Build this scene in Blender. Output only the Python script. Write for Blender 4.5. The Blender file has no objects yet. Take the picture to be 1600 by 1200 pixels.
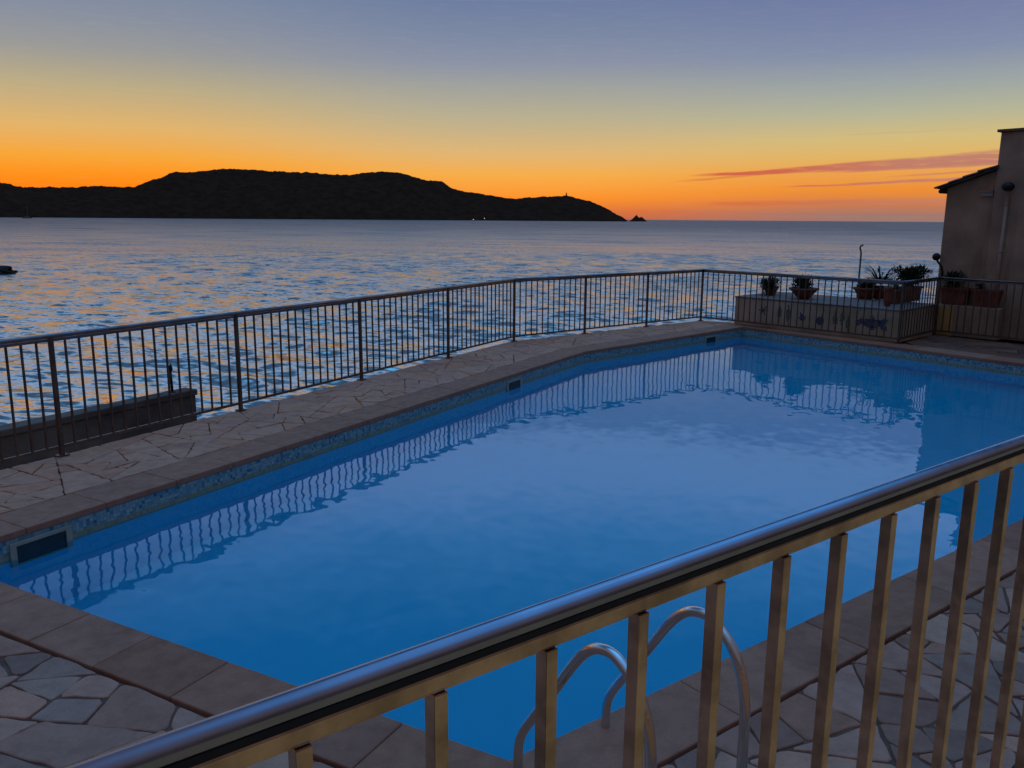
import bpy, bmesh, math, random
import numpy as np
from mathutils import Vector, Matrix, noise as mnoise

R = math.radians
random.seed(7)
rng = np.random.default_rng(7)
scene = bpy.context.scene
COL = scene.collection

# ------------------------------------------------------------------ camera
PITCH, ROLL, EYE = R(11.2886), R(0.42), 2.15
cd = bpy.data.cameras.new("camera")
cam = bpy.data.objects.new("camera", cd)
COL.objects.link(cam)
cd.sensor_width = 36.0
cd.lens = 36.0 * 1294.0 / 1600.0
cd.clip_start = 0.05
cd.clip_end = 80000.0
cam.matrix_world = (Matrix.Translation((0, 0, EYE)) @ Matrix.Rotation(R(90) - PITCH, 4, 'X')
                    @ Matrix.Rotation(ROLL, 4, 'Z'))
scene.camera = cam

# ------------------------------------------------------------------ view / render settings
scene.view_settings.view_transform = 'Standard'
scene.view_settings.look = 'None'
scene.view_settings.exposure = 0.0
scene.view_settings.gamma = 1.0
scene.cycles.use_denoising = True
scene.cycles.max_bounces = 8
scene.cycles.transmission_bounces = 6
scene.cycles.sample_clamp_indirect = 6.0
scene.cycles.blur_glossy = 0.3


def s2l(c):
    return tuple(((v / 255) / 12.92 if v / 255 <= 0.04045 else ((v / 255 + 0.055) / 1.055) ** 2.4) for v in c)


# ------------------------------------------------------------------ node helper
class NT:
    def __init__(self, tree):
        self.t = tree

    def n(self, typ, **kw):
        nd = self.t.nodes.new(typ)
        for k, v in kw.items():
            setattr(nd, k, v)
        return nd

    def link(self, a, b):
        self.t.links.new(a, b)

    def put(self, sock, v):
        if isinstance(v, bpy.types.NodeSocket):
            self.t.links.new(v, sock)
        elif v is not None:
            if isinstance(v, (tuple, list)) and len(v) == 3 and sock.type == 'RGBA':
                v = (*v, 1)
            sock.default_value = v

    def m(self, op, a, b=None, c=None, clamp=False):
        nd = self.n('ShaderNodeMath', operation=op, use_clamp=clamp)
        for i, v in enumerate((a, b, c)):
            self.put(nd.inputs[i], v)
        return nd.outputs[0]

    def vm(self, op, a, b=None, scale=None):
        nd = self.n('ShaderNodeVectorMath', operation=op)
        self.put(nd.inputs[0], a)
        if b is not None:
            self.put(nd.inputs[1], b)
        if scale is not None:
            self.put(nd.inputs['Scale'], scale)
        return nd.outputs[1] if op in ('DOT_PRODUCT', 'LENGTH') else nd.outputs[0]

    def mix(self, f, a, b, blend='MIX'):
        nd = self.n('ShaderNodeMix', data_type='RGBA', blend_type=blend)
        nd.clamp_factor = True
        self.put(nd.inputs[0], f)
        self.put(nd.inputs[6], a)
        self.put(nd.inputs[7], b)
        return nd.outputs[2]

    def rng(self, v, a, b, c=0.0, d=1.0, smooth=True):
        nd = self.n('ShaderNodeMapRange', interpolation_type='SMOOTHSTEP' if smooth else 'LINEAR')
        for i, x in enumerate((v, a, b, c, d)):
            self.put(nd.inputs[i], x)
        return nd.outputs[0]

    def ramp(self, v, stops):
        nd = self.n('ShaderNodeValToRGB')
        self.put(nd.inputs[0], v)
        e = nd.color_ramp.elements
        while len(e) < len(stops):
            e.new(0.5)
        for el, (p, c) in zip(e, stops):
            el.position = p
            el.color = (*c, 1)
        return nd.outputs[0]

    def noise(self, vec, scale, detail=2.0, rough=0.5, out=0, dist=0.0):
        nd = self.n('ShaderNodeTexNoise')
        self.put(nd.inputs['Vector'], vec)
        self.put(nd.inputs['Scale'], scale)
        nd.inputs['Detail'].default_value = detail
        nd.inputs['Roughness'].default_value = rough
        nd.inputs['Distortion'].default_value = dist
        return nd.outputs[out]

    def scalev(self, vec, s):
        return self.vm('MULTIPLY', vec, s)


# ------------------------------------------------------------------ world: dusk sky after sunset
world = bpy.data.worlds.new("World")
scene.world = world
world.use_nodes = True
wt = world.node_tree
wt.nodes.clear()
W = NT(wt)
gen = W.n('ShaderNodeTexCoord').outputs['Generated']
sep = W.n('ShaderNodeSeparateXYZ')
W.link(gen, sep.inputs[0])
el = W.m('MULTIPLY', W.m('ARCSINE', sep.outputs[2]), 180 / math.pi)
az = W.m('MULTIPLY', W.m('ARCTAN2', sep.outputs[0], sep.outputs[1]), 180 / math.pi)
elp = W.m('POWER', W.m('DIVIDE', W.m('MAXIMUM', el, 0.0), 90.0), 0.5)


def P(e):
    return (max(e, 0) / 90.0) ** 0.5


def stops(vis, hi):
    return [(P(e), s2l(c)) for e, c in vis] + [(P(e), c) for e, c in hi]


HI = [(15.2, (.31, .43, .70)), (18, (.34, .51, .88)), (22, (.17, .38, .74)), (28, (.04, .15, .34)), (35, (.03, .07, .16)), (43, (.04, .10, .22)), (58, (.12, .52, 1.15)), (90, (.24, .68, 1.45))]  # bright and dark bands added above the view to light pool and sea
left = stops([(0, (250, 112, 8)), (1.6, (255, 130, 14)), (2.6, (255, 150, 32)), (3.6, (248, 168, 58)), (5.3, (226, 180, 108)),
              (7.6, (188, 172, 134)), (9.6, (154, 154, 152)), (11.5, (136, 144, 160)), (13.4, (122, 136, 160))], HI)
mid = stops([(0, (190, 100, 70)), (0.5, (225, 112, 50)), (1.4, (255, 146, 42)), (2.9, (247, 174, 74)), (4.4, (222, 182, 118)),
             (6.5, (187, 176, 144)), (8.5, (160, 162, 158)), (10, (138, 146, 166)), (11.7, (123, 136, 163)), (13.5, (110, 126, 161))], HI)
right = stops([(0, (150, 120, 116)), (0.45, (164, 120, 106)), (0.95, (198, 122, 82)), (1.9, (238, 142, 52)), (2.9, (236, 160, 76)),
               (3.9, (226, 180, 100)), (5.0, (212, 188, 124)), (6.5, (180, 180, 152)), (8, (158, 166, 164)), (10, (130, 142, 170)),
               (11.7, (120, 131, 166)), (13.5, (110, 121, 163))], HI)
back = [(0, (.05, .04, .04)), (P(10), (.06, .05, .055)), (P(25), (.13, .11, .13)), (P(45), (.13, .16, .26)), (P(60), (.12, .34, .74)), (1, (.16, .46, 1.02))]
cL = W.ramp(elp, left)
cM = W.ramp(elp, mid)
cR = W.ramp(elp, right)
cB = W.ramp(elp, back)
c = W.mix(W.rng(az, -24, -2), cL, cM)
c = W.mix(W.rng(az, 2, 24), c, cR)
# thin streaks of dusk cloud over the horizon on the right
cv = W.n('ShaderNodeCombineXYZ')
W.link(W.m('MULTIPLY', az, 0.22), cv.inputs[0])
W.link(W.m('MULTIPLY', el, 1.3), cv.inputs[1])
warp = W.m('SUBTRACT', W.noise(cv.outputs[0], 1.0, 4.0, 0.55), 0.5)
cv2 = W.n('ShaderNodeCombineXYZ')
W.link(W.m('MULTIPLY', az, 0.5), cv2.inputs[0])
W.link(W.m('MULTIPLY', el, 6.0), cv2.inputs[1])
fine = W.noise(cv2.outputs[0], 1.0, 4.0, 0.6)


def streak(a0, e0, a1, e1, t0, t1, soft, strength, wamp=0.25):
    """band of cloud from azimuth a0/elevation e0 to a1/e1, half-thickness t0..t1 degrees"""
    mid_ = W.m('MULTIPLY_ADD', az, (e1 - e0) / (a1 - a0), e0 - a0 * (e1 - e0) / (a1 - a0))
    d = W.m('ABSOLUTE', W.m('ADD', W.m('SUBTRACT', el, mid_), W.m('MULTIPLY', warp, wamp)))
    th = W.rng(az, a0, a1, t0, t1, smooth=False)
    rel = W.m('DIVIDE', d, th)
    body = W.rng(rel, 1.0 + soft, 1.0 - soft)
    ends = W.m('MULTIPLY', W.rng(az, a0, a0 + 2.5), W.rng(az, a1 + 9, a1 + 1))
    tex = W.rng(fine, 0.25, 0.55, 0.55, 1.0)
    return W.m('MULTIPLY', W.m('MULTIPLY', body, ends), W.m('MULTIPLY', tex, strength))


ROSE, MAUVE = s2l((206, 94, 70)), s2l((190, 124, 108))
ccol = W.mix(W.rng(az, 14, 27), ROSE, MAUVE)
for args in ((11.2, 2.80, 29.5, 3.72, 0.05, 0.38, 0.35, 0.95),
             (20.0, 2.98, 29.5, 3.42, 0.05, 0.17, 0.5, 0.75),
             (16.8, 2.08, 28.0, 2.52, 0.03, 0.10, 0.5, 0.85),
             (23.0, 2.62, 29.0, 2.95, 0.03, 0.07, 0.5, 0.6),
             (10.2, 2.38, 12.6, 2.60, 0.05, 0.07, 0.5, 0.5),
             (20.0, 5.20, 22.0, 5.25, 0.03, 0.05, 0.8, 0.14),
             (12.0, 1.05, 30.0, 1.25, 0.10, 0.22, 0.8, 0.5)):
    c = W.mix(streak(*args), c, ccol)
c = W.mix(W.m('MULTIPLY', W.m('SUBTRACT', fine, 0.5), 0.10), c, (1, .8, .6))
front = W.m('MULTIPLY', W.rng(az, -85, -36), W.rng(az, 88, 38))
c = W.mix(front, cB, c)
bg = W.n('ShaderNodeBackground')
W.link(c, bg.inputs[0])
bg.inputs[1].default_value = 1.0
W.link(bg.outputs[0], W.n('ShaderNodeOutputWorld').inputs[0])
# the sun has set behind the headland: no sun lamp, the sky above, added bands included, is the only light


# ------------------------------------------------------------------ object helpers
def tag(o, label=None, cat=None, group=None, kind=None):
    if label: o['label'] = label
    if cat: o['category'] = cat
    if group: o['group'] = group
    if kind: o['kind'] = kind
    return o


def empty(name, loc, rz=0.0):
    o = bpy.data.objects.new(name, None)
    o.empty_display_size = 0.1
    COL.objects.link(o)
    o.location = loc
    o.rotation_euler = (0, 0, rz)
    return o


def link_bm(name, bm, mat, parent=None, smooth=False, bevel=0.0):
    me = bpy.data.meshes.new(name)
    bmesh.ops.recalc_face_normals(bm, faces=bm.faces)
    bm.to_mesh(me)
    bm.free()
    if smooth:
        me.polygons.foreach_set('use_smooth', [True] * len(me.polygons))
    for mm in (mat if isinstance(mat, (list, tuple)) else [mat]):
        me.materials.append(mm)
    o = bpy.data.objects.new(name, me)
    COL.objects.link(o)
    if parent:
        o.parent = parent
    if bevel:
        bv = o.modifiers.new("bevel", 'BEVEL')
        bv.width = bevel
        bv.segments = 2
        bv.limit_method = 'ANGLE'
        bv.angle_limit = R(40)
    return o


def box(bm, c, s, rz=0.0, mi=0, M=None):
    mat = Matrix.Translation(c) @ Matrix.Rotation(rz, 4, 'Z') @ Matrix.Diagonal((s[0], s[1], s[2], 1))
    if M is not None:
        mat = M @ mat
    r = bmesh.ops.create_cube(bm, size=1.0, matrix=mat)
    for v in r['verts']:
        for f in v.link_faces:
            f.material_index = mi
    return r


def tube(bm, pts, r, seg=12, mi=0, cap=True):
    pts = [Vector(p) for p in pts]
    rs = r if isinstance(r, (list, tuple)) else [r] * len(pts)
    rings = []
    up = Vector((0, 0, 1))
    t0 = (pts[1] - pts[0]).normalized()
    u = t0.cross(up)
    if u.length < 1e-3:
        u = t0.cross(Vector((0, 1, 0)))
    u.normalize()
    for i, p in enumerate(pts):
        if i == 0:
            t = t0
        elif i == len(pts) - 1:
            t = (pts[-1] - pts[-2]).normalized()
        else:
            t = ((pts[i + 1] - p).normalized() + (p - pts[i - 1]).normalized()).normalized()
        u = (u - t * u.dot(t)).normalized()
        w = t.cross(u)
        rings.append([bm.verts.new(p + (u * math.cos(a) + w * math.sin(a)) * rs[i])
                      for a in (2 * math.pi * k / seg for k in range(seg))])
    for a, b in zip(rings, rings[1:]):
        for k in range(seg):
            f = bm.faces.new((a[k], a[(k + 1) % seg], b[(k + 1) % seg], b[k]))
            f.smooth = True
            f.material_index = mi
    if cap:
        for rg in (rings[0], rings[-1]):
            f = bm.faces.new(rg)
            f.material_index = mi


def lathe(bm, prof, c=(0, 0, 0), seg=20, mi=0):
    rings = []
    for r, z in prof:
        rings.append([bm.verts.new((c[0] + r * math.cos(2 * math.pi * k / seg), c[1] + r * math.sin(2 * math.pi * k / seg), c[2] + z))
                      for k in range(seg)])
    for a, b in zip(rings, rings[1:]):
        for k in range(seg):
            f = bm.faces.new((a[k], a[(k + 1) % seg], b[(k + 1) % seg], b[k]))
            f.smooth = True
            f.material_index = mi
    bm.faces.new(rings[0])
    bm.faces.new(rings[-1])


def prism(bm, poly, z0, z1, mi=0):
    """vertical prism on a plan polygon"""
    n = len(poly)
    a = [bm.verts.new((p[0], p[1], z0)) for p in poly]
    b = [bm.verts.new((p[0], p[1], z1)) for p in poly]
    fs = [bm.faces.new(a), bm.faces.new(b)]
    for k in range(n):
        fs.append(bm.faces.new((a[k], a[(k + 1) % n], b[(k + 1) % n], b[k])))
    for f in fs:
        f.material_index = mi
    return fs


def V2(x, y):
    return Vector((x, y))


# ------------------------------------------------------------------ materials
def newmat(name):
    m = bpy.data.materials.new(name)
    m.use_nodes = True
    t = NT(m.node_tree)
    b = m.node_tree.nodes['Principled BSDF']
    return m, t, b


def pos(t):
    return t.n('ShaderNodeNewGeometry').outputs['Position']


def simple(name, col, rough=0.6, metal=0.0, var=0.15, scale=6.0, bump=0.0, bscale=60.0, var2=None):
    m, t, b = newmat(name)
    p = pos(t)
    n1 = t.noise(p, scale, 5.0, 0.6)
    dark = tuple(x * (1 - var) for x in col)
    lite = tuple(min(1, x * (1 + var)) for x in (var2 or col))
    t.put(b.inputs['Base Color'], t.mix(t.rng(n1, 0.3, 0.7), dark, lite))
    b.inputs['Metallic'].default_value = metal
    t.put(b.inputs['Roughness'], t.rng(t.noise(p, scale * 3, 4.0), 0.25, 0.75, max(0, rough - 0.08), min(1, rough + 0.08)))
    if bump:
        bp = t.n('ShaderNodeBump')
        bp.inputs['Strength'].default_value = 0.6
        bp.inputs['Distance'].default_value = bump
        t.link(t.noise(p, bscale, 4.0, 0.6), bp.inputs['Height'])
        t.link(bp.outputs[0], b.inputs['Normal'])
    return m


def stone_mat(name, base, tint, attr=True):
    m, t, b = newmat(name)
    p = pos(t)
    big = t.noise(p, 1.3, 4.0, 0.6)
    mid_ = t.noise(p, 9.0, 5.0, 0.65)
    fin = t.noise(p, 90.0, 3.0, 0.6)
    c_ = t.mix(t.rng(big, 0.3, 0.7), base, tint)
    if attr:
        a = t.n('ShaderNodeAttribute', attribute_name='tone').outputs['Color']
        c_ = t.mix(1.0, c_, a, 'MULTIPLY')
    c_ = t.mix(t.rng(mid_, 0.35, 0.75, 0.0, 0.45), c_, t.mix(1.0, c_, (.55, .55, .58), 'MULTIPLY'))
    c_ = t.mix(t.rng(fin, 0.45, 0.7, 0.0, 0.25), c_, t.mix(1.0, c_, (1.5, 1.45, 1.4), 'MULTIPLY'))
    smear = t.noise(p, 1.9, 6.0, .7, dist=1.2)
    c_ = t.mix(t.rng(smear, .63, .74, 0, .55), c_, t.mix(1.0, c_, (1.9, 1.85, 1.8), 'MULTIPLY'))
    damp = t.noise(p, .8, 5.0, .7, dist=.8)
    c_ = t.mix(t.rng(damp, .56, .70, 0, .5), c_, t.mix(1.0, c_, (.62, .56, .55), 'MULTIPLY'))
    t.put(b.inputs['Base Color'], c_)
    t.put(b.inputs['Roughness'], t.rng(mid_, 0.3, 0.7, 0.6, 0.85))
    b.inputs['Specular IOR Level'].default_value = 0.22
    bp = t.n('ShaderNodeBump')
    bp.inputs['Strength'].default_value = 0.5
    bp.inputs['Distance'].default_value = 0.004
    t.link(t.m('ADD', mid_, t.m('MULTIPLY', fin, 0.4)), bp.inputs['Height'])
    t.link(bp.outputs[0], b.inputs['Normal'])
    return m


M_COPING = stone_mat('coping_stone', (.48, .205, .122), (.42, .182, .112))
M_PAVING = stone_mat('crazy_paving_stone', (.72, .33, .20), (.60, .28, .175))
M_MORTAR = simple('mortar', (.18, .10, .07), 0.9, 0, .3, 5, .004, 40)
M_MORTAR.node_tree.nodes['Principled BSDF'].inputs['Specular IOR Level'].default_value = 0.1
M_TERRACE = simple('terrace_lamplit', (.92, .41, .14), 0.7, 0, .12, 3)  # unseen floor; lamp-lit warmth put into its colour for the bars' reflections
M_QUAY = simple('quay_concrete', (.12, .10, .09), 0.9, 0, .35, 1.2, .02, 9)
M_JETTY = simple('jetty_concrete', (.13, .085, .065), 0.95, 0, .4, .8, .02, 9, (.16, .11, .08))
M_ROCK = simple('wet_rock', (.014, .011, .010), 0.9, 0, .4, 2, .05, 4)
M_HILL = simple('scrub_hill', (.055, .027, .016), 1.0, 0, .25, .03)
M_HILL.node_tree.nodes['Principled BSDF'].inputs['Specular IOR Level'].default_value = 0.0
M_STEEL = simple('stainless_tube', (.33, .34, .42), 0.20, 1.0, .08, 9)
M_WARMBAR = simple('lamplit_bar', (.64, .44, .31), 0.19, 1.0, .3, 13)  # steel bars, lamp glow tinted into the colour, with grime blotches
M_FENCE = simple('weathered_fence_metal', (.19, .14, .115), 0.45, .85, .25, 6)
M_FRAIL = simple('weathered_fence_rail', (.25, .22, .23), 0.35, 1.0, .2, 5)
M_LADDER = simple('ladder_steel', (.68, .67, .68), 0.20, 1.0, .06, 4)
M_HOUSE = simple('rough_render', (.40, .255, .165), 0.92, 0, .2, 1.3, .006, 35, (.43, .27, .175))
_t = NT(M_HOUSE.node_tree)
_b = M_HOUSE.node_tree.nodes['Principled BSDF']
_src = _b.inputs['Base Color'].links[0].from_socket
_st = _t.noise(_t.scalev(pos(_t), (3.0, 3.0, .35)), 1.4, 6.0, .7)
_t.put(_b.inputs['Base Color'], _t.mix(_t.rng(_st, .5, .72, 0, .55), _src, _t.mix(1.0, _src, (.55, .52, .5), 'MULTIPLY')))
M_LAMPLIT = simple('lamplit_render', (.62, .34, .11), 0.9, 0, .12, 2.5, .004, 35)  # warm lamplight on the render, put into the colour
M_PLANTER = simple('planter_render', (.52, .38, .21), 0.9, 0, .25, 1.6, .005, 30, (.52, .36, .26))
M_PLANTTOP = simple('planter_top', (.21, .135, .105), 0.8, 0, .15, 3, .003, 40)
M_TILE_ROOF = simple('roof_tile', (.17, .10, .07), 0.85, 0, .35, 3)
M_TERRA = simple('terracotta', (.25, .07, .036), 0.75, 0, .2, 5, .002, 50)
M_TERRA2 = simple('old_terracotta', (.22, .06, .033), 0.8, 0, .3, 5, .002, 50)
M_SOIL = simple('soil', (.03, .02, .015), 1.0, 0, .4, 20)
M_LEAF = simple('dark_leaf', (.030, .045, .020), 0.55, 0, .4, 12)
M_LEAF2 = simple('dry_leaf', (.060, .060, .022), 0.6, 0, .4, 12)
M_DARKMETAL = simple('dark_metal', (.03, .028, .028), 0.45, .6, .2, 8)
M_RAILSHADE = simple('rail_shade', (.012, .011, .011), 0.8, 0, .2, 8)  # black that paints the shade below the handrail
M_PIPE = simple('pipe_paint', (.40, .25, .17), 0.6, 0, .12, 4)
M_WHITEP = simple('painted_pale', (.42, .34, .28), 0.5, 0, .1, 6)
M_PLASTIC = simple('skimmer_plastic', (.42, .37, .28), 0.5, 0, .15, 8)
M_SKIMSHADE = simple('skimmer_shade', (.02, .04, .045), 0.4, 0, .2, 12)
M_MOSB = simple('mosaic_blue_tile', (.035, .06, .13), 0.35, 0, .5, 30)
M_MOSG = simple('mosaic_green_tile', (.11, .15, .075), 0.4, 0, .5, 30)
M_HULL = simple('boat_hull', (.12, .11, .12), 0.4, 0, .1, 1)


def glow(name, col, strength):
    m, t, b = newmat(name)
    b.inputs['Base Color'].default_value = (.02, .02, .02, 1)
    b.inputs['Emission Color'].default_value = (*col, 1)
    b.inputs['Emission Strength'].default_value = strength
    return m


M_LIT = glow('lit_window', (1, .85, .6), 1.0)

# sea: rippled by slopes read straight from noise, so that far waves do not flatten out
m, t, b = newmat('sea_water')
M_SEA = m
p = pos(t)
dist = t.vm('LENGTH', p)
ps = t.scalev(p, (1.0, 1.0, 0.0))
rot = t.n('ShaderNodeVectorRotate', rotation_type='Z_AXIS')
t.link(ps, rot.inputs['Vector'])
rot.inputs['Angle'].default_value = R(18)
pr = rot.outputs[0]
n1 = t.noise(t.scalev(pr, (.35, 1.0, 1)), 2.6, 3.0, .6, out=1)
n2 = t.noise(t.scalev(pr, (.5, 1.0, 1)), 0.45, 2.0, .6, out=1)
n3 = t.noise(t.scalev(pr, (.35, 1.0, 1)), 0.016, 4.0, .55)
n4 = t.noise(t.scalev(pr, (.30, 1.0, 1)), 0.07, 6.0, .66, out=1)
half = (.5, .5, .5)
sl = t.vm('ADD', t.vm('SCALE', t.vm('SUBTRACT', n1, half), scale=t.rng(t.m('LOGARITHM', dist, 10.0), 1.7, 2.5, .85, 2.2)), t.vm('SCALE', t.vm('SUBTRACT', n2, half), scale=0.30))
sl = t.vm('ADD', sl, t.vm('SCALE', t.vm('SUBTRACT', n4, half), scale=t.rng(dist, 60, 300, .35, 1.5)))
sl = t.vm('SCALE', sl, scale=t.rng(n3, .3, .7, .62, 1.25))
sl = t.scalev(sl, (1.0, 1.0, 0.0))
nn = t.vm('NORMALIZE', t.vm('ADD', t.n('ShaderNodeNewGeometry').outputs['Normal'], sl))
t.link(nn, b.inputs['Normal'])
b.inputs['Base Color'].default_value = (.05, .035, .042, 1)
t.put(b.inputs['Roughness'], t.rng(t.m('LOGARITHM', dist, 10.0), 1.6, 3.2, .16, .36))
t.put(b.inputs['IOR'], t.rng(t.m('LOGARITHM', dist, 10.0), 1.8, 3.1, 3.0, 1.42))
gl_ = t.n('ShaderNodeBsdfGlossy')
gl_.inputs['Color'].default_value = (.96, .84, .72, 1)
t.link(nn, gl_.inputs['Normal'])
t.put(gl_.inputs['Roughness'], t.rng(t.m('LOGARITHM', dist, 10.0), 1.6, 3.2, .13, .36))
mx_ = t.n('ShaderNodeMixShader')
t.put(mx_.inputs[0], t.rng(t.m('LOGARITHM', dist, 10.0), 1.7, 3.0, .70, .0))
t.link(b.outputs[0], mx_.inputs[1])
t.link(gl_.outputs[0], mx_.inputs[2])
t.link(mx_.outputs[0], m.node_tree.nodes['Material Output'].inputs['Surface'])

# pool water: clear, with slow ripples
m, t, b = newmat('pool_water')
M_POOLW = m
p = pos(t)
q1 = t.noise(t.scalev(p, (1, 1, 0)), 1.7, 2.5, .5, out=1, dist=.6)
q2 = t.noise(t.scalev(p, (1, 1, 0)), 8.0, 1.0, .4, out=1)
q3 = t.noise(t.scalev(p, (1, 1, 0)), 0.35, 2.0, .5)
sl = t.vm('ADD', t.vm('SCALE', t.vm('SUBTRACT', q1, half), scale=0.030), t.vm('SCALE', t.vm('SUBTRACT', q2, half), scale=0.036))
sl = t.vm('SCALE', sl, scale=t.rng(q3, .3, .7, .75, 1.1))
sl = t.scalev(sl, (1.0, 1.0, 0.0))
nn = t.vm('NORMALIZE', t.vm('ADD', t.n('ShaderNodeNewGeometry').outputs['Normal'], sl))
t.link(nn, b.inputs['Normal'])
b.inputs['Base Color'].default_value = (.50, .95, 1, 1)
b.inputs['Roughness'].default_value = 0.0
b.inputs['IOR'].default_value = 1.5
b.inputs['Transmission Weight'].default_value = 1.0

# pool lining: blue paint, a mosaic band at the waterline, a limescale line at the water
m, t, b = newmat('pool_lining')
M_POOL = m
uv = t.n('ShaderNodeUVMap').outputs[0]
p = pos(t)
sp = t.n('ShaderNodeSeparateXYZ')
t.link(p, sp.inputs[0])
cell = t.n('ShaderNodeVectorMath', operation='FLOOR')
t.link(t.vm('SCALE', uv, scale=1 / 0.028), cell.inputs[0])
wn = t.n('ShaderNodeTexWhiteNoise', noise_dimensions='2D')
t.link(cell.outputs[0], wn.inputs['Vector'])
tile = t.ramp(wn.outputs[0], [(0, (.03, .14, .22)), (.25, (.16, .36, .38)), (.6, (.36, .50, .45)), (.85, (.10, .28, .38)), (1, (.50, .56, .48))])
fr = t.n('ShaderNodeVectorMath', operation='FRACTION')
t.link(t.vm('SCALE', uv, scale=1 / 0.028), fr.inputs[0])
sf = t.n('ShaderNodeSeparateXYZ')
t.link(fr.outputs[0], sf.inputs[0])
gx = t.m('MINIMUM', t.m('MINIMUM', sf.outputs[0], t.m('SUBTRACT', 1.0, sf.outputs[0])),
         t.m('MINIMUM', sf.outputs[1], t.m('SUBTRACT', 1.0, sf.outputs[1])))
tile = t.mix(t.rng(gx, .03, .10), (.16, .26, .32), tile)
stain = t.m('ADD', -.185, t.m('MULTIPLY', t.m('SUBTRACT', t.noise(p, 5.0, 4.0), .5), .05))
tile = t.mix(t.m('MULTIPLY', t.m('LESS_THAN', sp.outputs[2], t.m('ADD', stain, .03)), .62), tile, (.30, .28, .10))
paint = t.mix(t.noise(p, 1.2, 4.0), (.003, .62, .84), (.006, .68, .90))
t.put(b.inputs['Base Color'], t.mix(t.m('GREATER_THAN', sp.outputs[2], -.235), paint, tile))
b.inputs['Roughness'].default_value = 0.5

# ------------------------------------------------------------------ the plan (metres, camera over the origin, deck at z = 0)
SEA_Z = -5.85
WATER_Z = -0.20
POOL = [V2(-3.714, 4.963), V2(1.20, 13.60), V2(4.75, 17.00), V2(9.77, 10.28), V2(0.0, 2.98)]   # far left, bend, far corner, right, near
F1A, F1B = V2(-4.10 - 2.123 * .4863, 7.28 - 2.123 * .8738), V2(0.03, 14.70)
K, B_, C_ = V2(4.10, 17.98), V2(6.93, 14.75), V2(8.19, 15.97)
FD1 = (F1B - F1A).normalized()
F1S = F1B - FD1 * 2.123 * 6
DH = Vector((.643, -.766))           # along the house front
NH = Vector((.766, .643))            # away from the pool
D_ = C_ + DH * 4.2


def left_of(d):
    return Vector((-d.y, d.x))


def line_hit(p, d, q, e):
    den = d.x * e.y - d.y * e.x
    s = ((q.x - p.x) * e.y - (q.y - p.y) * e.x) / den
    return p + d * s


# ------------------------------------------------------------------ sea
def build_sea():
    na = 900
    a = np.radians(np.linspace(-50, 50, na))
    lg = lambda u, v, k_: np.exp(np.linspace(math.log(u), math.log(v), k_, endpoint=False))
    r = np.concatenate([lg(8, 24, 60), lg(24, 200, 600), lg(200, 1300, 150), lg(1300, 45000, 40), [45000.0]])
    nr = len(r)
    A, RR = np.meshgrid(a, r)
    X, Y = RR * np.sin(A), RR * np.cos(A)
    step = np.maximum(np.gradient(r)[:, None], RR * (a[1] - a[0]))
    Z = np.zeros_like(X)
    DX, DY = np.zeros_like(X), np.zeros_like(X)
    for k in range(80):
        lam = 0.55 * (6.5 / 0.55) ** (rng.random() ** 1.7)
        th = R(74) + rng.normal() * 0.42
        kx, ky = math.cos(th) * 2 * math.pi / lam, math.sin(th) * 2 * math.pi / lam
        amp = 0.0063 * lam ** 0.80
        fade = np.clip((lam / step - 3.0) / 3.0, 0, 1)
        ph = kx * X + ky * Y + rng.random() * 6.28
        Z += amp * fade * np.cos(ph)
        DX -= amp * fade * math.cos(th) * np.sin(ph)
        DY -= amp * fade * math.sin(th) * np.sin(ph)
    co = np.stack([X + DX * .9, Y + DY * .9, Z + SEA_Z], -1).reshape(-1, 3)
    i = np.arange(na * nr).reshape(nr, na)
    q = np.stack([i[:-1, :-1], i[:-1, 1:], i[1:, 1:], i[1:, :-1]], -1).reshape(-1, 4)[:, ::-1]
    me = bpy.data.meshes.new('sea')
    me.vertices.add(len(co))
    me.vertices.foreach_set('co', co.ravel())
    me.loops.add(q.size)
    me.loops.foreach_set('vertex_index', q.ravel().astype(np.int32))
    me.polygons.add(len(q))
    me.polygons.foreach_set('loop_start', np.arange(0, q.size, 4, dtype=np.int32))
    me.polygons.foreach_set('use_smooth', np.ones(len(q), dtype=bool))
    me.update(calc_edges=True)
    me.materials.append(M_SEA)
    o = bpy.data.objects.new('sea', me)
    COL.objects.link(o)
    tag(o, kind='structure')


build_sea()

# ------------------------------------------------------------------ headland across the bay (real ridge, about 4 km off)
SIL = [(-60, 3.0), (-52, 3.4), (-44, 2.9), (-38, 2.6), (-34, 2.3), (-31.11, 1.87), (-30.18, 1.61), (-29.2, 1.6), (-27.53, 1.64), (-26.15, 1.74), (-24.03, 1.72), (-23.28, 2.08), (-21.79, 2.5),
       (-19.51, 2.87), (-18.93, 2.96), (-17.57, 2.95), (-16.0, 2.87), (-14.0, 2.75), (-12.38, 2.74), (-10.93, 2.72), (-9.89, 2.9),
       (-8.63, 3.01), (-7.58, 2.94), (-6.74, 2.7), (-5.89, 2.46), (-4.82, 2.35), (-4.19, 1.9), (-3.11, 1.74), (-1.39, 1.5),
       (-0.09, 1.3), (1.2, 1.39), (2.93, 1.49), (3.57, 1.50), (4.44, 1.33), (5.52, 1.08), (6.38, 0.67), (7.0, 0.30), (7.35, 0.17), (7.69, -0.06)]


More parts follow.
